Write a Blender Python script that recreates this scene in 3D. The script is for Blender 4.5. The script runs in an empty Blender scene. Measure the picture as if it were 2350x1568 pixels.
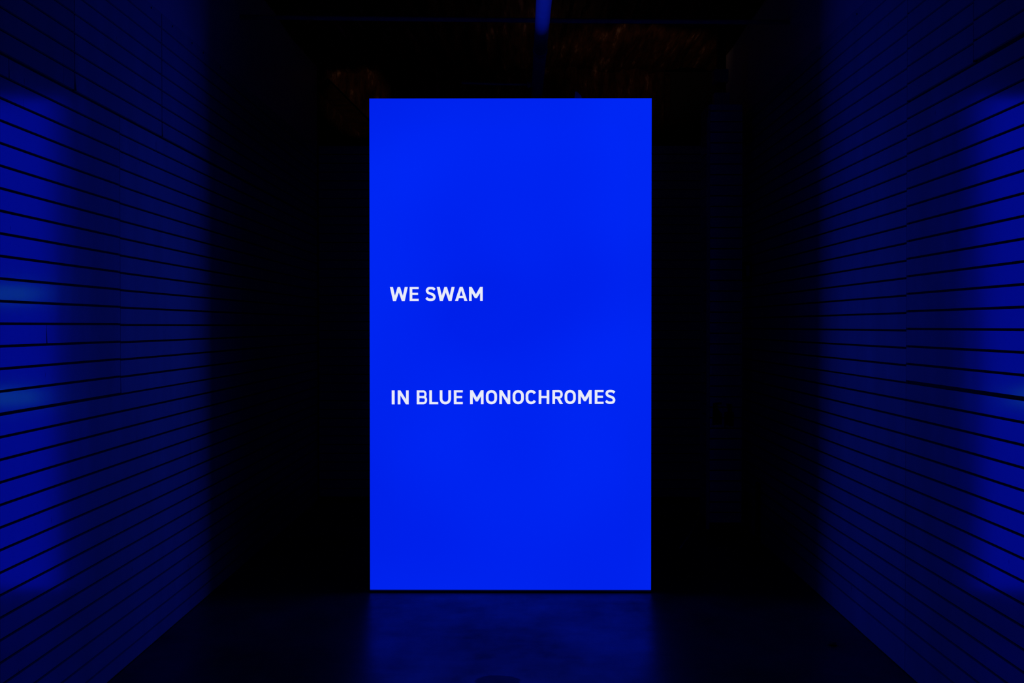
import bpy, bmesh, math, random
from mathutils import Vector, noise

# ------------------------------------------------------------------ camera
sc = bpy.context.scene
C = sc.collection
F_PX = 2909.0                       # focal length in pixels of the 2350 px wide frame
EYE = 1.518
cam_d = bpy.data.cameras.new('camera')
cam_d.sensor_fit = 'HORIZONTAL'
cam_d.sensor_width = 36.0
cam_d.lens = F_PX / 2350.0 * 36.0
cam_d.clip_start = 0.05
cam = bpy.data.objects.new('camera', cam_d)
C.objects.link(cam)
cam.location = (0, 0, EYE)
cam.rotation_euler = (math.radians(90) - math.atan(36.0 / F_PX), 0, math.atan(17.0 / F_PX))
sc.camera = cam

# ------------------------------------------------------------------ world, light, exposure
w = bpy.data.worlds.new('dark_hall')
sc.world = w
w.use_nodes = True
w.node_tree.nodes['Background'].inputs[0].default_value = (0, 0, 0, 1)
w.node_tree.nodes['Background'].inputs[1].default_value = 0.0

sc.view_settings.view_transform = 'Standard'
sc.view_settings.look = 'None'
sc.view_settings.gamma = 1.0
sc.view_settings.exposure = 0.0
sc.view_settings.use_curve_mapping = False

# unseen warm lights added to tint the roof brown: a strip over the pipe,
# and two spots behind the screen turned upward
def lamp(name, kind, watts, loc, aim, **kw):
    d = bpy.data.lights.new(name, kind)
    d.energy = watts
    d.color = (1.0, 0.55, 0.40)
    for k, v in kw.items(): setattr(d, k, v)
    o = bpy.data.objects.new(name, d)
    C.objects.link(o)
    o.location = loc
    o.rotation_euler = (Vector(aim) - Vector(loc)).to_track_quat('-Z', 'Y').to_euler()
    return o
lamp('added_warm_strip', 'AREA', 0.13, (0.127, 9.55, 3.2455), (0.127, 9.55, 5.0), shape='RECTANGLE', size=0.02, size_y=2.3)
lamp('added_warm_spot', 'SPOT', 11.0, (0.58, 8.2, 2.35), (0.93, 10.1, 3.66), spot_size=math.radians(37), spot_blend=0.7, shadow_soft_size=0.02)
lamp('added_warm_spot', 'SPOT', 15.0, (-0.72, 8.2, 2.25), (-1.40, 10.98, 3.46), spot_size=math.radians(12), spot_blend=0.6, shadow_soft_size=0.02)

# ------------------------------------------------------------------ helpers
def link(o, parent=None):
    C.objects.link(o)
    if parent is not None:
        o.parent = parent
    return o

def tag(o, label=None, cat=None, group=None, kind=None):
    if label: o['label'] = label
    if cat: o['category'] = cat
    if group: o['group'] = group
    if kind: o['kind'] = kind
    return o

def empty(name, loc=(0, 0, 0)):
    o = bpy.data.objects.new(name, None)
    o.location = loc
    o.empty_display_size = 0.1
    return link(o)

def mesh_obj(name, bm, mat, parent=None, loc=(0, 0, 0), smooth=False):
    me = bpy.data.meshes.new(name)
    bm.to_mesh(me)
    bm.free()
    if mat: me.materials.append(mat)
    if smooth:
        for p in me.polygons: p.use_smooth = True
    o = bpy.data.objects.new(name, me)
    o.location = loc
    return link(o, parent)

def box(bm, x0, x1, y0, y1, z0, z1):
    v = [bm.verts.new(p) for p in ((x0, y0, z0), (x1, y0, z0), (x1, y1, z0), (x0, y1, z0),
                                   (x0, y0, z1), (x1, y0, z1), (x1, y1, z1), (x0, y1, z1))]
    for f in ((0, 3, 2, 1), (4, 5, 6, 7), (0, 1, 5, 4), (1, 2, 6, 5), (2, 3, 7, 6), (3, 0, 4, 7)):
        bm.faces.new([v[i] for i in f])

def box_obj(name, b, mat, parent=None, bevel=0.0):
    bm = bmesh.new()
    box(bm, *b)
    if bevel:
        bmesh.ops.bevel(bm, geom=bm.edges[:], offset=bevel, segments=2, affect='EDGES', profile=0.5)
    return mesh_obj(name, bm, mat, parent)

def tube(bm, pts, r, n=16, caps=True):
    """round tube through the points"""
    pts = [Vector(p) for p in pts]
    rings = []
    for i, p in enumerate(pts):
        a = pts[max(i - 1, 0)]; b = pts[min(i + 1, len(pts) - 1)]
        d = (b - a).normalized()
        up = Vector((0, 0, 1)) if abs(d.z) < 0.95 else Vector((1, 0, 0))
        s = d.cross(up).normalized(); u = s.cross(d).normalized()
        rr = r[i] if isinstance(r, (list, tuple)) else r
        rings.append([bm.verts.new(p + s * math.cos(2 * math.pi * k / n) * rr + u * math.sin(2 * math.pi * k / n) * rr) for k in range(n)])
    for A, B in zip(rings, rings[1:]):
        for k in range(n):
            bm.faces.new((A[k], A[(k + 1) % n], B[(k + 1) % n], B[k]))
    if caps:
        bm.faces.new(rings[0][::-1]); bm.faces.new(rings[-1])
    bmesh.ops.recalc_face_normals(bm, faces=bm.faces[:])

# ------------------------------------------------------------------ materials
def mat(name, col, rough=0.5, spec=0.5, ior=1.5, metal=0.0):
    m = bpy.data.materials.new(name)
    m.use_nodes = True
    b = m.node_tree.nodes['Principled BSDF']
    b.inputs['Base Color'].default_value = (*col, 1)
    b.inputs['Roughness'].default_value = rough
    b.inputs['IOR'].default_value = ior
    b.inputs['Specular IOR Level'].default_value = spec
    b.inputs['Metallic'].default_value = metal
    return m, m.node_tree.nodes, m.node_tree.links, b

def noise_node(N, L, scale, detail=3, rough=0.55, coord='Object', stretch=(1, 1, 1)):
    tc = N.new('ShaderNodeTexCoord'); mp = N.new('ShaderNodeMapping'); n = N.new('ShaderNodeTexNoise')
    mp.inputs['Scale'].default_value = stretch
    L.new(tc.outputs[coord], mp.inputs['Vector']); L.new(mp.outputs['Vector'], n.inputs['Vector'])
    n.inputs['Scale'].default_value = scale; n.inputs['Detail'].default_value = detail; n.inputs['Roughness'].default_value = rough
    return n

def ramp(N, L, src, stops):
    r = N.new('ShaderNodeValToRGB')
    e = r.color_ramp.elements
    while len(e) < len(stops): e.new(0.5)
    for el, (p, c) in zip(e, stops):
        el.position = p; el.color = (*c, 1)
    L.new(src, r.inputs['Fac'])
    return r

def painted_board():
    """semi-gloss painted slatwall board whose gloss is tinted blue to dim reflected lettering; the object colour is the panel's own shade of paint"""
    m, N, L, b = mat('painted_board', (0.7, 0.7, 0.7), 0.6, 0.0, 1.5)
    oi = N.new('ShaderNodeObjectInfo')
    geo = N.new('ShaderNodeNewGeometry')
    n = N.new('ShaderNodeTexNoise'); n.inputs['Scale'].default_value = 2.2; n.inputs['Detail'].default_value = 5
    mp = N.new('ShaderNodeMapping'); mp.inputs['Scale'].default_value = (1, 3.0, 0.7)
    L.new(geo.outputs['Position'], mp.inputs['Vector']); L.new(mp.outputs['Vector'], n.inputs['Vector'])
    r = ramp(N, L, n.outputs['Fac'], [(0.30, (0.86, 0.86, 0.86)), (0.72, (1.0, 1.0, 1.0))])
    mx = N.new('ShaderNodeMix'); mx.data_type = 'RGBA'; mx.blend_type = 'MULTIPLY'; mx.inputs[0].default_value = 1
    L.new(oi.outputs['Color'], mx.inputs[6]); L.new(r.outputs['Color'], mx.inputs[7])
    # small scuffs
    n2 = N.new('ShaderNodeTexNoise'); n2.inputs['Scale'].default_value = 26; n2.inputs['Detail'].default_value = 2
    mp2 = N.new('ShaderNodeMapping'); mp2.inputs['Scale'].default_value = (1, 1, 0.35)
    L.new(geo.outputs['Position'], mp2.inputs['Vector']); L.new(mp2.outputs['Vector'], n2.inputs['Vector'])
    r2 = ramp(N, L, n2.outputs['Fac'], [(0.76, (1, 1, 1)), (0.80, (0.35, 0.35, 0.35))])
    mx2 = N.new('ShaderNodeMix'); mx2.data_type = 'RGBA'; mx2.blend_type = 'MULTIPLY'; mx2.inputs[0].default_value = 1
    L.new(mx.outputs[2], mx2.inputs[6]); L.new(r2.outputs['Color'], mx2.inputs[7])
    L.new(mx2.outputs[2], b.inputs['Base Color'])
    mr = N.new('ShaderNodeMapRange'); mr.inputs[1].default_value = 0.3; mr.inputs[2].default_value = 0.75
    mr.inputs[3].default_value = 0.125; mr.inputs[4].default_value = 0.16
    L.new(n.outputs['Fac'], mr.inputs[0])
    gl = N.new('ShaderNodeBsdfGlossy'); gl.inputs['Color'].default_value = (0.03, 0.36, 1.0, 1)  # blue tint added to weaken the white lettering's reflection
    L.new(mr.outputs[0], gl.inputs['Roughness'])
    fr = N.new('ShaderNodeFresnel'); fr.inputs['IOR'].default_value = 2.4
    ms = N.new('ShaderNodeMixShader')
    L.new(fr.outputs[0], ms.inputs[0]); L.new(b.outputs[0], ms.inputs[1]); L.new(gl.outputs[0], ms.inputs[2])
    L.new(ms.outputs[0], N['Material Output'].inputs['Surface'])
    return m

def concrete_floor():
    m, N, L, b = mat('polished_concrete', (0.05, 0.05, 0.05), 0.3, 0.5, 1.32)
    n = noise_node(N, L, 1.7, 7, 0.62, 'Object', (1.0, 0.55, 1))
    n2 = noise_node(N, L, 11, 6, 0.65, 'Object', (0.6, 0.9, 1))
    r = ramp(N, L, n.outputs['Fac'], [(0.30, (0.020, 0.020, 0.020)), (0.52, (0.042, 0.042, 0.042)), (0.75, (0.075, 0.075, 0.075))])
    # dark round stain with a paler rim
    tc = N.new('ShaderNodeTexCoord'); mp = N.new('ShaderNodeMapping')
    mp.inputs['Location'].default_value = (0.092, -5.39, 0)
    L.new(tc.outputs['Object'], mp.inputs['Vector'])
    ln = N.new('ShaderNodeVectorMath'); ln.operation = 'LENGTH'
    L.new(mp.outputs['Vector'], ln.inputs[0])
    ad = N.new('ShaderNodeMath'); ad.operation = 'MULTIPLY_ADD'; ad.inputs[1].default_value = 0.05
    L.new(n2.outputs['Fac'], ad.inputs[0]); L.new(ln.outputs['Value'], ad.inputs[2])
    st = ramp(N, L, ad.outputs[0], [(0.0, (0.25, 0.25, 0.25)), (0.118, (0.25, 0.25, 0.25)), (0.130, (1.15, 1.15, 1.15)), (0.19, (1, 1, 1))])
    mx = N.new('ShaderNodeMix'); mx.data_type = 'RGBA'; mx.blend_type = 'MULTIPLY'; mx.inputs[0].default_value = 1
    L.new(r.outputs['Color'], mx.inputs[6]); L.new(st.outputs['Color'], mx.inputs[7])
    L.new(mx.outputs[2], b.inputs['Base Color'])
    # worn and polished areas
    mr = N.new('ShaderNodeMapRange'); mr.inputs[1].default_value = 0.3; mr.inputs[2].default_value = 0.7
    mr.inputs[3].default_value = 0.40; mr.inputs[4].default_value = 0.26
    L.new(n.outputs['Fac'], mr.inputs[0]); L.new(mr.outputs[0], b.inputs['Roughness'])
    sp = N.new('ShaderNodeMapRange'); sp.inputs[1].default_value = 0.36; sp.inputs[2].default_value = 0.66
    sp.inputs[3].default_value = 0.05; sp.inputs[4].default_value = 0.27
    mm = N.new('ShaderNodeMath'); mm.operation = 'MULTIPLY_ADD'; mm.inputs[1].default_value = 0.35
    L.new(n2.outputs['Fac'], mm.inputs[0])
    m2 = N.new('ShaderNodeMath'); m2.operation = 'MULTIPLY'; m2.inputs[1].default_value = 0.65
    L.new(n.outputs['Fac'], m2.inputs[0]); L.new(m2.outputs[0], mm.inputs[2])
    L.new(mm.outputs[0], sp.inputs[0])
    s2 = N.new('ShaderNodeMath'); s2.operation = 'MULTIPLY'
    L.new(sp.outputs[0], s2.inputs[0]); L.new(st.outputs['Color'], s2.inputs[1])
    L.new(s2.outputs[0], b.inputs['Specular IOR Level'])
    bp = N.new('ShaderNodeBump'); bp.inputs['Strength'].default_value = 0.06; bp.inputs['Distance'].default_value = 0.01
    L.new(n2.outputs['Fac'], bp.inputs['Height']); L.new(bp.outputs['Normal'], b.inputs['Normal'])
    return m

def kraft():
    m, N, L, b = mat('kraft_insulation', (0.3, 0.12, 0.01), 0.7, 0.1)
    n = noise_node(N, L, 5, 6, 0.65, 'Object', (3.4, 0.3, 1))
    r = ramp(N, L, n.outputs['Fac'], [(0.40, (0.03, 0.012, 0.004)), (0.60, (0.11, 0.045, 0.015)), (0.72, (0.52, 0.33, 0.18))])
    L.new(r.outputs['Color'], b.inputs['Base Color'])
    return m

def timber():
    m, N, L, b = mat('dark_timber', (0.05, 0.02, 0.003), 0.75, 0.1)
    n = noise_node(N, L, 8, 4, 0.6, 'Object', (1, 1, 6))
    r = ramp(N, L, n.outputs['Fac'], [(0.35, (0.015, 0.006, 0.001)), (0.7, (0.05, 0.02, 0.003))])
    L.new(r.outputs['Color'], b.inputs['Base Color'])
    return m

def speckle(name, col, rough, spec=0.3, amount=0.15, scale=20, metal=0.0):
    m, N, L, b = mat(name, col, rough, spec, 1.5, metal)
    n = noise_node(N, L, scale, 3)
    lo_ = tuple(c * (1 - amount) for c in col); hi_ = tuple(c * (1 + amount) for c in col)
    r = ramp(N, L, n.outputs['Fac'], [(0.3, lo_), (0.7, hi_)])
    L.new(r.outputs['Color'], b.inputs['Base Color'])
    return m

def display():
    """self-lit blue picture; the panel's own slightly uneven output"""
    m = bpy.data.materials.new('blue_display'); m.use_nodes = True
    N, L = m.node_tree.nodes, m.node_tree.links
    N.remove(N['Principled BSDF'])
    e = N.new('ShaderNodeEmission')
    n = noise_node(N, L, 0.9, 1, 0.4, 'Object')
    r = ramp(N, L, n.outputs['Fac'], [(0.35, (0.0, 0.0148, 0.835)), (0.65, (0.0, 0.0200, 0.915))])
    L.new(r.outputs['Color'], e.inputs['Color'])
    e.inputs['Strength'].default_value = 1.0
    L.new(e.outputs[0], N['Material Output'].inputs['Surface'])
    return m

def lettering():
    m = bpy.data.materials.new('white_lettering'); m.use_nodes = True
    N, L = m.node_tree.nodes, m.node_tree.links
    N.remove(N['Principled BSDF'])
    e = N.new('ShaderNodeEmission')
    n = noise_node(N, L, 2.0, 1, 0.4, 'Object')
    r = ramp(N, L, n.outputs['Fac'], [(0.3, (0.79, 0.81, 0.95)), (0.7, (0.84, 0.87, 0.97))])
    L.new(r.outputs['Color'], e.inputs['Color'])
    L.new(e.outputs[0], N['Material Output'].inputs['Surface'])
    return m

M_BOARD = painted_board()
M_FLOOR = concrete_floor()
M_KRAFT = kraft()
M_TIMBER = timber()
M_GROOVE = speckle('black_groove', (0.012, 0.012, 0.013), 0.7, 0.1)
M_PLAIN = speckle('dim_plaster', (0.68, 0.68, 0.68), 0.35, 0.4, 0.06, 3)
M_BLACK = speckle('black_housing', (0.008, 0.008, 0.009), 0.5, 0.3)
M_PIPE = speckle('painted_pipe', (0.8, 0.8, 0.8), 0.4, 0.5, 0.05, 12)
M_DARKPIPE = speckle('conduit_grey', (0.35, 0.35, 0.36), 0.45, 0.4)
M_DISPLAY = display()
M_LETTER = lettering()
M_TRIM = speckle('corner_bead', (0.6, 0.6, 0.6), 0.4, 0.5, 0.05)
M_PAPER = speckle('dark_paper', (0.02, 0.02, 0.022), 0.7, 0.1)
M_SCREW = speckle('dark_screw', (0.02, 0.02, 0.02), 0.4, 0.3)

# ------------------------------------------------------------------ setting: floor, walls, ceiling
XL, XR = -1.75, 1.689            # faces of the boards
Y0, Y1 = -1.2, 10.98             # passage
ROOF = 3.72
PITCH, GROOVE, TH = 0.0762, 0.0097, 0.011

tag(box_obj('floor', (-2.1, 2.1, Y0, Y1 + 0.25, -0.12, 0.0), M_FLOOR), 'dark polished concrete floor with a blue sheen before the screen', kind='structure')

wall_left = tag(box_obj('wall_left', (XL - TH - 0.14, XL - TH, Y0, Y1 + 0.25, 0, ROOF + 0.2), M_GROOVE),
                'left wall clad in white slatwall boards with dark grooves', kind='structure')
wall_right = tag(box_obj('wall_right', (XR + TH, XR + TH + 0.14, Y0, Y1 + 0.25, 0, ROOF + 0.2), M_GROOVE),
                 'right wall clad in white slatwall boards with dark grooves', kind='structure')
wall_back = tag(box_obj('wall_back', (XL - TH, XR + TH, Y1 + TH, Y1 + 0.16, 0, 3.09), M_GROOVE),
                'far wall of slatwall boards behind the screen', kind='structure')

cache = {}
def board(parent, name, a0, a1, z0, z1, plane, axis, shade, out=1, taper=0.0):
    """one board: spans a0..a1 along the wall and z0..z1 up; its face lies in `plane`"""
    key = (axis, round(a1 - a0, 4), round(z1 - z0, 4), out, round(taper, 4))
    me = cache.get(key)
    if me is None:
        Lh, H, bm = (a1 - a0) / 2, (z1 - z0) / 2, bmesh.new()
        if axis == 'Y':
            box(bm, *((-TH, 0) if out > 0 else (0, TH)), -Lh, Lh, -H, H)
        else:
            box(bm, -Lh, Lh, *((0, TH) if out > 0 else (-TH, 0)), -H, H)
        if taper:                      # broken end: the lower corner is shortened
            for v in bm.verts:
                if axis == 'Y' and v.co.y < 0 and v.co.z < 0: v.co.y += taper
        me = bpy.data.meshes.new(name); bm.to_mesh(me); bm.free()
        me.materials.append(M_BOARD)
        cache[key] = me
    o = bpy.data.objects.new(name, me)
    mid = (a0 + a1) / 2
    o.location = (plane, mid, (z0 + z1) / 2) if axis == 'Y' else (mid, plane, (z0 + z1) / 2)
    o.color = (shade * 0.6, shade, shade, 1)  # tone per panel, standing in for how it tilts to the light
    return link(o, parent)

def clad(parent, plane, out, base, rows, kmax, top):
    """rows: list of (k0, k1, joints [(y, gap)], lifts per panel, shades per panel); groove k is centred at base + k*PITCH"""
    for k0, k1, joints, lifts, shades in rows:
        ys = [(Y0 + 0.3, 0)] + joints + [(Y1, 0)]
        for i in range(len(ys) - 1):
            lift, below = lifts[i], 0.0
            for k in range(k0, k1):
                zlo = base + k * PITCH + GROOVE / 2 + lift
                zhi = base + (k + 1) * PITCH - GROOVE / 2 + lift
                if k == 0: zlo = 0.004
                if k == k1 - 1 and k1 - 1 < kmax: zhi = base + k1 * PITCH - GROOVE / 2   # panel ends at the row line
                if k == kmax: zhi = top
                a0, a1 = ys[i][0] + ys[i][1] / 2, ys[i + 1][0] - ys[i + 1][1] / 2
                cut = [c for c in CUTS if c[0] is parent and c[1] == k and a0 < c[2] < a1]
                edges = [a0] + [e for c in sorted(cut, key=lambda c: c[2]) for e in (c[2] - c[3] / 2, c[2] + c[3] / 2)] + [a1]
                for j in range(0, len(edges), 2):
                    tp = cut[(j // 2) - 1][4] if j else (ys[i][1] * 1.2 if k == k0 and ys[i][1] > 0.007 else 0.0)
                    board(parent, 'board', edges[j], edges[j + 1], zlo, zhi, plane, 'Y', shades[i], out, tp)

# cracked boards: wall, course, distance, gap, taper
CUTS = [(wall_left, 19, 4.68, 0.003, 0.008), (wall_left, 31, 4.345, 0.004, 0.008), (wall_left, 32, 4.87, 0.003, 0.0),
        (wall_left, 33, 4.87, 0.0025, 0.0)]
clad(wall_left, XL, 1, -0.001, [
    (0, 16, [(1.81, .003), (4.25, .002), (6.72, .002), (9.13, .003)], [0] * 5, [0.8, 0.8, 0.8, 0.82, 0.8]),
    (16, 32, [(0.67, .003), (3.11, .003), (5.55, .0075), (7.99, .003), (10.43, .003)], [.002, .002, .002, -.001, 0, 0], [0.78, 0.78, 0.76, 0.88, 0.82, 0.82]),
    (32, 40, [(2.55, .003), (4.99, .013), (6.21, .013), (8.65, .003)], [.005] * 5, [0.71, 0.68, 0.78, 0.82, 0.78])], 39, 3.045)
clad(wall_right, XR, -1, 0.051, [
    (0, 16, [(0.66, .003), (3.10, .003), (5.545, .005), (7.99, .003), (10.43, .003)], [0] * 6, [0.75, 0.75, 0.73, 0.78, 0.78, 0.78]),
    (16, 32, [(0.66, .003), (3.10, .003), (5.545, .005), (7.99, .003), (10.43, .003)], [.006, .006, .006, -.001, 0, 0], [0.78, 0.78, 0.75, 0.88, 0.82, 0.82]),
    (32, 40, [(2.30, .003), (4.74, .006), (5.545, .005), (7.99, .003), (10.43, .003)], [.012, .012, .005, -.001, 0, 0], [0.68, 0.68, 0.73, 0.78, 0.78, 0.78])], 39, 3.101)

# plain boarding above the slatwall
up = box_obj('upper_panel', (XL - TH, XL, Y0 + 0.3, Y1, 3.0465, ROOF + 0.1), M_PLAIN, wall_left)
up = box_obj('upper_panel', (XR, XR + TH, Y0 + 0.3, Y1, 3.1025, ROOF + 0.1), M_PLAIN, wall_right)
def screws(parent, x, z, ys, s):
    for y in ys:
        bm = bmesh.new()
        tube(bm, [(0, 0, 0), (s * 0.0025, 0, 0)], 0.005, 8)
        mesh_obj('screw', bm, M_SCREW, parent, (x, y, z))
screws(wall_left, XL, 3.029, [5.2, 6.03, 6.40, 6.78, 7.02, 7.42], 1)
screws(wall_right, XR, 3.078, [5.4, 6.37, 7.15, 8.0], -1)

# far wall boards
zb = 0.030
for k in range(40):
    z0, z1 = zb + k * PITCH + 0.004, min(zb + (k + 1) * PITCH - 0.004, 3.075)
    for a0, a1 in ((XL + 0.012, -0.30), (-0.298, XR - 0.012)):
        board(wall_back, 'board', a0, a1, z0, z1, Y1, 'X', .78)

# gable above the far wall: kraft paper insulation between studs
def crumple(bm, nx, ny, f):
    vs = [[bm.verts.new(f(i / nx, j / ny)) for i in range(nx + 1)] for j in range(ny + 1)]
    for j in range(ny):
        for i in range(nx):
            bm.faces.new((vs[j][i], vs[j][i + 1], vs[j + 1][i + 1], vs[j + 1][i]))

def fold(u, v, s):
    """sharp creases, long along v"""
    a = noise.noise(Vector((u * 3.2, v * 0.22, s)))
    b = noise.noise(Vector((u * 8.5 + a * 1.4, v * 0.5, s + 7)))
    c = noise.noise(Vector((u * 22, v * 1.9 + b, s + 13)))
    return (1 - abs(a)) * 0.09 + (1 - abs(b)) * 0.055 + abs(c) * 0.018

bm = bmesh.new()
crumple(bm, 110, 24, lambda s, t: (XL - 0.02 + s * (XR - XL + 0.04), Y1 + 0.12 - 0.6 * fold((XL + s * 3.44), t * 0.7, 3.3), 3.085 + t * 0.85))
bmesh.ops.recalc_face_normals(bm, faces=bm.faces[:])
mesh_obj('insulation', bm, M_KRAFT, wall_back, smooth=True)

bm = bmesh.new()
NX, NY = 190, 330
crumple(bm, NX, NY, lambda s, t: (-1.80 + s * 3.54, Y0 + t * (Y1 + 0.15 - Y0), ROOF + 0.13 - fold(-1.8 + s * 3.54, Y0 + t * 12.3, 0.0)))
g = bm.faces[:]
r = bmesh.ops.extrude_face_region(bm, geom=g)
for e in r['geom']:
    if isinstance(e, bmesh.types.BMVert): e.co.z = ROOF + 0.22
bmesh.ops.recalc_face_normals(bm, faces=bm.faces[:])
tag(mesh_obj('ceiling', bm, M_KRAFT, smooth=False), 'dark brown crumpled insulation covering the ceiling', kind='structure')

# ------------------------------------------------------------------ the tall screen
SY = 7.20
SX0, SX1, SZ0, SZ1 = -0.851, 0.749, 0.0145, 2.807
screen = tag(empty('display_screen', ((SX0 + SX1) / 2, SY, 0)), 'tall glowing blue screen with two lines of white capital lettering', 'screen')
cx = (SX0 + SX1) / 2
hw = (SX1 - SX0) / 2
box_obj('housing', (-hw + 0.002, hw - 0.002, 0.004, 0.07, 0.0, SZ1 - 0.002), M_BLACK, screen)
bm = bmesh.new()
box(bm, -hw, hw, -0.001, 0.004, SZ0, SZ1)
mesh_obj('display_panel', bm, M_DISPLAY, screen)
# uneven sealing strip along the foot
bm = bmesh.new()
random.seed(4)
n = 60
top, bot = [], []
for i in range(n + 1):
    x = -hw + 2 * hw * i / n
    zt = SZ0 - 0.001 - 0.004 * abs(noise.noise(Vector((x * 4, 0, 2))))
    top.append((x, zt))
prev = None
for x, zt in top:
    q = [bm.verts.new(p) for p in ((x, -0.010, 0.0), (x, -0.010, zt * 0.75), (x, -0.002, zt), (x, 0.003, zt), (x, 0.003, 0))]
    if prev:
        for k in range(4): bm.faces.new((prev[k], q[k], q[k + 1], prev[k + 1]))
    prev = q
bmesh.ops.recalc_face_normals(bm, faces=bm.faces[:])
mesh_obj('foot_strip', bm, M_BLACK, screen)
# small hanging bracket on the top edge
bm = bmesh.new()
vs = [(-0.022, 0), (0.024, 0), (0.016, 0.022), (-0.006, 0.045), (-0.018, 0.045)]
a = [bm.verts.new((x, 0.02, z)) for x, z in vs]; b2 = [bm.verts.new((x, 0.03, z)) for x, z in vs]
bm.faces.new(a); bm.faces.new(b2[::-1])
for i in range(5): bm.faces.new((a[i], b2[i], b2[(i + 1) % 5], a[(i + 1) % 5]))
bmesh.ops.recalc_face_normals(bm, faces=bm.faces[:])
mesh_obj('bracket', bm, M_DARKPIPE, screen, (0.334 - cx, 0, SZ1 - 0.003))

# --- lettering: condensed grotesque capitals drawn as strokes
T = 23.6        # stem
TB = 19.6       # bar
def stroke(bm, pts, t, closed=False):
    P = [Vector((p[0], p[1])) for p in pts]
    n = len(P); Lf, Rt = [], []
    for i in range(n):
        d1 = (P[i] - P[i - 1]) if (i > 0 or closed) else (P[1] - P[0])
        d2 = (P[(i + 1) % n] - P[i]) if (i < n - 1 or closed) else (P[-1] - P[-2])
        d1.normalize(); d2.normalize()
        n1 = Vector((-d1.y, d1.x)); n2 = Vector((-d2.y, d2.x))
        mm = (n1 + n2)
        mm = mm.normalized() if mm.length > 1e-6 else n1
        k = (t / 2) / max(mm.dot(n1), 0.35)
        Lf.append(P[i] + mm * k); Rt.append(P[i] - mm * k)
    va = [bm.verts.new((p.x, p.y, 0)) for p in Lf]; vb = [bm.verts.new((p.x, p.y, 0)) for p in Rt]
    for i in range(n if closed else n - 1):
        j = (i + 1) % n
        bm.faces.new((va[i], va[j], vb[j], vb[i]))

def poly(bm, pts):
    bm.faces.new([bm.verts.new((x, y, 0)) for x, y in pts])

def rect(bm, x0, x1, y0, y1): poly(bm, [(x0, y0), (x1, y0), (x1, y1), (x0, y1)])

def arc(cx_, cy_, rx, ry, a0, a1, n=16, e=0.97):
    """superelliptic arc"""
    out = []
    for i in range(n + 1):
        a = math.radians(a0 + (a1 - a0) * i / n)
        c, s = math.cos(a), math.sin(a)
        out.append((cx_ + rx * math.copysign(abs(c) ** e, c), cy_ + ry * math.copysign(abs(s) ** e, s)))
    return out

def spline(pts, n=7):
    out = []
    P = [pts[0]] + pts + [pts[-1]]
    for i in range(1, len(P) - 2):
        p0, p1, p2, p3 = (Vector(P[i + k]) for k in (-1, 0, 1, 2))
        for j in range(n):
            t = j / n
            out.append(tuple(0.5 * ((2 * p1) + (p2 - p0) * t + (2 * p0 - 5 * p1 + 4 * p2 - p3) * t * t + (3 * p1 - p0 - 3 * p2 + p3) * t ** 3)))
    out.append(pts[-1])
    return out

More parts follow.
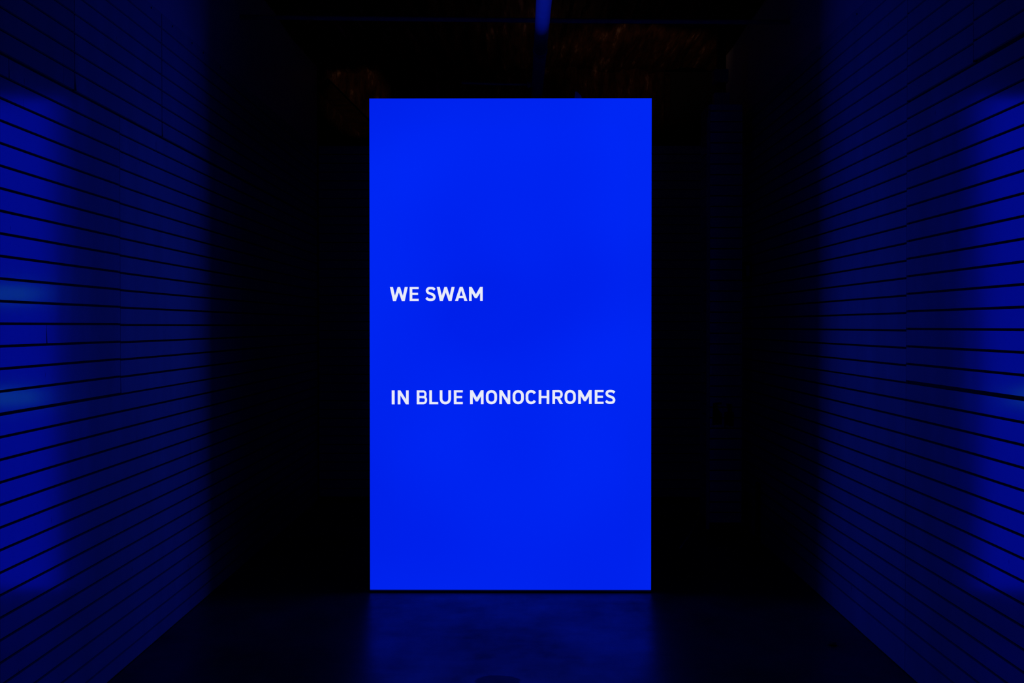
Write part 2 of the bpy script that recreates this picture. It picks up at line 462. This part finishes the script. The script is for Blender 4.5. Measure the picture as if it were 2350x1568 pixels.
def glyph(ch, W, H):
    bm = bmesh.new(); h = T / 2
    if ch == 'I': rect(bm, 0, W, 0, H)
    elif ch == 'L': rect(bm, 0, T, 0, H); rect(bm, T, W, 0, TB)
    elif ch == 'E':
        rect(bm, 0, T, 0, H); rect(bm, T, W, 0, TB); rect(bm, T, W, H - TB, H)
        rect(bm, T, W * 0.93, H / 2 - TB / 2 + 1, H / 2 + TB / 2 + 1)
    elif ch == 'H':
        rect(bm, 0, T, 0, H); rect(bm, W - T, W, 0, H); rect(bm, T, W - T, H / 2 - TB / 2, H / 2 + TB / 2)
    elif ch == 'N':
        rect(bm, 0, T, 0, H); rect(bm, W - T, W, 0, H)
        poly(bm, [(T, H), (T - 3, H), (T - 3, H * 0.68), (W - T - 1, 0), (W - T + 3, 0), (W - T + 3, H * 0.32)])
    elif ch == 'M':
        m = W / 2
        rect(bm, 0, T, 0, H); rect(bm, W - T, W, 0, H)
        poly(bm, [(T - 4, H), (T, H), (m, H * 0.47), (m, H * 0.20), (m - 9, H * 0.20), (T - 4, H * 0.62)])
        poly(bm, [(W - T + 4, H), (W - T + 4, H * 0.62), (m + 9, H * 0.20), (m, H * 0.20), (m, H * 0.47), (W - T, H)])
    elif ch == 'W':
        m = W / 2; q = W * 0.265
        poly(bm, [(0, H), (27, H), (q + 4, H * 0.30), (q + 11, 0), (q - 15, 0)])
        poly(bm, [(q - 15, 0), (q + 11, 0), (m, H * 0.62), (m + 8, H), (m - 11, H), (q - 3, H * 0.24)])
        poly(bm, [(W, H), (W - q + 15, 0), (W - q - 11, 0), (W - q - 4, H * 0.30), (W - 27, H)])
        poly(bm, [(W - q + 15, 0), (W - q + 3, H * 0.24), (m + 11, H), (m - 8, H), (m, H * 0.62), (W - q - 11, 0)])
    elif ch == 'A':
        m = W / 2
        poly(bm, [(0, 0), (27, 0), (m, H * 0.74), (m, H), (m - 13, H)])
        poly(bm, [(W, 0), (m + 13, H), (m, H), (m, H * 0.74), (W - 27, 0)])
        rect(bm, 27, W - 27, H * 0.20, H * 0.20 + 21)
    elif ch == 'U':
        r = W / 2 - h
        stroke(bm, [(h, H)] + arc(W / 2, r + h - 1, r, r, 180, 360) + [(W - h, H)], T)
    elif ch == 'O':
        r = W / 2 - h
        stroke(bm, arc(W / 2, H - r - h + 1, r, r, 0, 180) + arc(W / 2, r + h - 1, r, r, 180, 360), T, True)
    elif ch == 'C':
        r = W / 2 - h + 1
        stroke(bm, arc(r + h, H - r - h + 1, r, r, 27, 180) + arc(r + h, r + h - 1, r, r, 180, 333), T)
    elif ch == 'S':
        P = [(.90, .800), (.74, .895), (.50, .918), (.27, .885), (.155, .745), (.25, .600), (.50, .520),
             (.76, .430), (.862, .270), (.75, .118), (.48, .082), (.25, .115), (.075, .222)]
        stroke(bm, spline([(x * W, y * H) for x, y in P]), 22.5)
    elif ch == 'B':
        rect(bm, 0, T, 0, H)
        r1 = (H / 2 - TB / 2) / 2
        stroke(bm, [(T, H - TB / 2), (W * 0.55, H - TB / 2)] + arc(W * 0.58, H * 0.705 + 1, W * 0.38 - h, H * 0.295 - TB / 2, 85, -85, 12, 0.9) + [(W * 0.55, H / 2 - 1 + 3), (T, H / 2 + 2)], TB - 0.5)
        stroke(bm, [(T, H / 2 + 2), (W * 0.55, H / 2 + 2)] + arc(W * 0.60, H * 0.302, W * 0.40 - h + 1, H * 0.302 - TB / 2, 85, -85, 12, 0.9) + [(W * 0.55, TB / 2), (T, TB / 2)], TB)
    elif ch == 'R':
        rect(bm, 0, T, 0, H)
        stroke(bm, [(T, H - TB / 2), (W * 0.55, H - TB / 2)] + arc(W * 0.58, H * 0.69, W * 0.40 - h, H * 0.31 - TB / 2, 85, -85, 12, 0.9) + [(W * 0.55, H * 0.38 + TB / 2), (T, H * 0.38 + TB / 2)], TB + 1)
        poly(bm, [(W * 0.36, H * 0.46), (W * 0.70, 0), (W * 1.0, 0), (W * 0.66, H * 0.46)])
    return bm

LINES = [([('W', 137, 297), ('E', 314, 395), ('S', 456, 549), ('W', 558, 718), ('A', 722, 833), ('M', 848, 971)], 239.5, 238, 137, 971),
         ([('I', 152, 178), ('N', 206, 304), ('B', 377, 471), ('L', 490, 570), ('U', 584, 685), ('E', 711, 791), ('M', 857, 978),
           ('O', 999, 1099), ('N', 1120, 1218), ('O', 1240, 1340), ('C', 1357, 1453), ('H', 1474, 1569), ('R', 1597, 1693),
           ('O', 1707, 1807), ('M', 1829, 1950), ('E', 1978, 2057), ('S', 2071, 2164)], 1169, 1164, 152, 2164)]
U = 1 / (3.917 * 404.0)              # drawing unit in metres
for glyphs, yl, yr, xl, xr in LINES:
    line = bpy.data.objects.new('text_line', None)
    line.empty_display_size = 0.05
    link(line, screen)
    for ch, g0, g1 in glyphs:
        bm = glyph(ch, g1 - g0, 126.0)
        f0 = bm.faces[:]
        for v in bm.verts: v.co *= U
        ext = bmesh.ops.extrude_face_region(bm, geom=f0)
        for e in ext['geom']:
            if isinstance(e, bmesh.types.BMVert): e.co.z += 0.0008
        for v in bm.verts: v.co = Vector((v.co.x, -v.co.z, v.co.y))
        bmesh.ops.recalc_face_normals(bm, faces=bm.faces[:])
        base = yl + (yr - yl) * (g0 - xl) / (xr - xl)
        px, py = 860 + g0 / 3.917, 630 + base / 3.917
        mesh_obj('letter', bm, M_LETTER, line, ((px - 1192) / 404.0 - cx, -0.0012, EYE - (py - 748) / 404.0))

# ------------------------------------------------------------------ pipes under the roof
pipe = tag(empty('sprinkler_pipe', (0.127, 0, 3.20)), 'thick round overhead pipe running along the ceiling above the screen', 'pipe')
bm = bmesh.new(); tube(bm, [(0, Y0, 0), (0, 7.72, 0)], 0.041, 28); mesh_obj('pipe_run', bm, M_PIPE, pipe, smooth=True)
bm = bmesh.new(); tube(bm, [(0, 7.72, 0), (0, 7.735, 0), (0, 7.78, 0), (0, 7.795, 0)], [0.0415, 0.046, 0.046, 0.0415], 28); mesh_obj('coupling', bm, M_DARKPIPE, pipe, smooth=True)
bm = bmesh.new(); tube(bm, [(0, 7.795, 0), (0, Y1 + 0.02, 0)], 0.041, 28); mesh_obj('pipe_run', bm, M_DARKPIPE, pipe, smooth=True)
bm = bmesh.new(); tube(bm, [(-0.035, 8.86, 0.0), (-0.25, 8.86, 0.004), (-0.53, 8.86, 0.012)], 0.009, 12); mesh_obj('branch_pipe', bm, M_DARKPIPE, pipe, smooth=True)
bm = bmesh.new(); tube(bm, [(-0.034, 8.86, 0.0), (-0.075, 8.86, 0.0)], 0.021, 14); mesh_obj('branch_tee', bm, M_DARKPIPE, pipe, smooth=True)
for y in (2.2, 4.6, 8.2, 10.2):      # hangers
    bm = bmesh.new(); tube(bm, [(0, y, 0.04), (0, y, 0.45)], 0.005, 8); mesh_obj('hanger_rod', bm, M_DARKPIPE, pipe)

bm = bmesh.new(); tube(bm, [(-1.755, 7.95, 3.452), (-0.6, 7.95, 3.437), (0.4, 7.95, 3.424), (1.694, 7.95, 3.414)], 0.0155, 14)
o = mesh_obj('conduit', bm, M_DARKPIPE, smooth=True)
tag(o, 'thin straight conduit crossing the dark ceiling behind the thick pipe', 'conduit')

# ------------------------------------------------------------------ timber in the gable
def beam(name, p, q, wd, dp, parent=None):
    p, q = Vector(p), Vector(q)
    bm = bmesh.new()
    d = (q - p).normalized(); s = Vector((0, 1, 0)); u = d.cross(s).normalized()
    A = [bm.verts.new(p + s * a * dp / 2 + u * b * wd / 2) for a, b in ((-1, -1), (1, -1), (1, 1), (-1, 1))]
    B = [bm.verts.new(q + s * a * dp / 2 + u * b * wd / 2) for a, b in ((-1, -1), (1, -1), (1, 1), (-1, 1))]
    bm.faces.new(A[::-1]); bm.faces.new(B)
    for i in range(4): bm.faces.new((A[i], A[(i + 1) % 4], B[(i + 1) % 4], B[i]))
    bmesh.ops.recalc_face_normals(bm, faces=bm.faces[:])
    return mesh_obj(name, bm, M_TIMBER, parent)
tag(beam('timber_brace', (-1.66, 10.90, 3.55), (-1.22, 10.90, 3.11), 0.13, 0.05),
    'dark diagonal timber brace above the far wall left of the screen', 'brace')
st = tag(empty('gable_boarding', (1.40, 10.90, 3.09)), 'dark timber stud and panel above the far wall right of the screen', 'frame')
beam('stud', (-0.135, 0, 0.0), (-0.135, 0, 0.60), 0.05, 0.05, st)
beam('rail', (-0.11, 0, 0.17), (0.28, 0, 0.17), 0.05, 0.05, st)
box_obj('dark_panel', (-0.11, 0.28, -0.015, 0.01, 0.195, 0.60), M_BLACK, st)

# ------------------------------------------------------------------ boarded column beside the right wall
col = tag(empty('boarded_column', (1.485, 9.36, 0)), 'free-standing column clad in pale slatwall boards beside the right wall', 'column')
CX0, CX1, CY0, CY1 = -0.111, 0.120, -0.21, 0.21
box_obj('core', (CX0 + TH, CX1 - TH, CY0 + TH, CY1 - TH, 0.0, 3.06), M_GROOVE, col)
zc = 0.097
k = 0
while zc < 3.10:
    z1 = min(zc + PITCH - 0.0085, 3.112)
    for nm, b in (('board', (CX0, CX1, CY0, CY0 + TH, zc, z1)),):
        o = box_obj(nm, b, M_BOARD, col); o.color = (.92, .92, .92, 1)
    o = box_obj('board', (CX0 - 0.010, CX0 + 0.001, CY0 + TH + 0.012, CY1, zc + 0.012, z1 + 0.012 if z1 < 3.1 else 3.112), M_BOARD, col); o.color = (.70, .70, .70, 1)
    zc += PITCH; k += 1
box_obj('corner_bead', (CX0 - 0.024, CX0 - 0.0015, CY0 - 0.002, CY0 + 0.021, 0.047, 3.02), M_TRIM, col)
post = tag(empty('roof_post', (1.485, 9.36, 3.112)), 'short square post with collar standing on top of the boarded column', 'post')
box_obj('post_shaft', (-0.058, 0.056, -0.06, 0.06, 0.0, 0.115), M_PLAIN, post, 0.006)
box_obj('post_neck', (-0.03, 0.03, -0.035, 0.035, 0.115, 0.19), M_BLACK, post)
box_obj('post_collar', (-0.062, 0.045, -0.06, 0.06, 0.19, 0.285), M_DARKPIPE, post, 0.006)
box_obj('post_neck', (-0.03, 0.03, -0.035, 0.035, 0.285, 0.62), M_BLACK, post)

# two dark flyers on the column
def flyer(pts, loc, label):
    bm = bmesh.new()
    a = [bm.verts.new((x, 0.0, z)) for x, z in pts]; b = [bm.verts.new((x, -0.002, z)) for x, z in pts]
    bm.faces.new(a); bm.faces.new(b[::-1])
    n = len(pts)
    for i in range(n): bm.faces.new((a[i], b[i], b[(i + 1) % n], a[(i + 1) % n]))
    bmesh.ops.recalc_face_normals(bm, faces=bm.faces[:])
    tag(mesh_obj('flyer', bm, M_PAPER, None, loc), label, 'flyer', 'dark flyers on the boarded column')
FY = 9.36 + CY0 - 0.0005
flyer([(0, 0), (.068, .006), (.068, .085), (.050, .105), (.036, .125), (.034, .150), (.066, .152), (.066, .166), (.004, .162)],
      (1.393, FY, 0.800), 'dark notched flyer on the column, nearer the corner bead')
flyer([(.004, .0), (.012, .0), (.014, .022), (.050, .008), (.070, .012), (.071, .112), (.056, .116), (.058, .170), (.016, .176), (.022, .150), (.030, .118), (.002, .112)],
      (1.476, FY, 0.782), 'dark ragged flyer on the column, nearer the right wall')

# switch box and riser on the right wall
sw = tag(empty('switch_box', (XR, 9.22, 1.914)), 'small dark switch box on the right wall beside the column', 'switch')
box_obj('box_body', (-0.066, 0.0, 0.0, 0.10, -0.075, 0.070), M_BLACK, sw, 0.004)
box_obj('face_plate', (-0.045, -0.018, -0.006, 0.001, -0.036, 0.044), M_PLAIN, sw, 0.002)
rs = tag(empty('cable_riser', (XR, 8.92, 0.0)), 'short dark vertical cable duct low on the right wall', 'duct')
box_obj('duct', (-0.022, 0.0, -0.05, 0.05, 0.03, 0.415), M_BLACK, rs, 0.003)
box_obj('duct_foot', (-0.030, 0.0, -0.065, 0.065, 0.0, 0.03), M_BLACK, rs, 0.003)

# ------------------------------------------------------------------ small things on the floor
bm = bmesh.new()
tube(bm, [(1.09, 8.60, 0.006), (1.16, 8.88, 0.006), (1.245, 9.22, 0.006), (1.30, 9.48, 0.006), (1.42, 10.0, 0.006)], 0.005, 8)
tag(mesh_obj('floor_cable', bm, M_PIPE, smooth=True), 'thin pale cable lying on the dark floor behind the screen', 'cable')
bm = bmesh.new()
bmesh.ops.create_icosphere(bm, subdivisions=2, radius=1.0)
for v in bm.verts:
    k_ = 1 + 0.35 * noise.noise(v.co * 1.7)
    v.co = Vector((v.co.x * 0.021 * k_, v.co.y * 0.03 * k_, max(v.co.z * 0.008 * k_, -0.005) + 0.005))
tag(mesh_obj('debris_scrap', bm, M_PAPER, None, (1.49, 6.02, 0.0)), 'small dark scrap of debris on the floor near the right wall', 'debris')
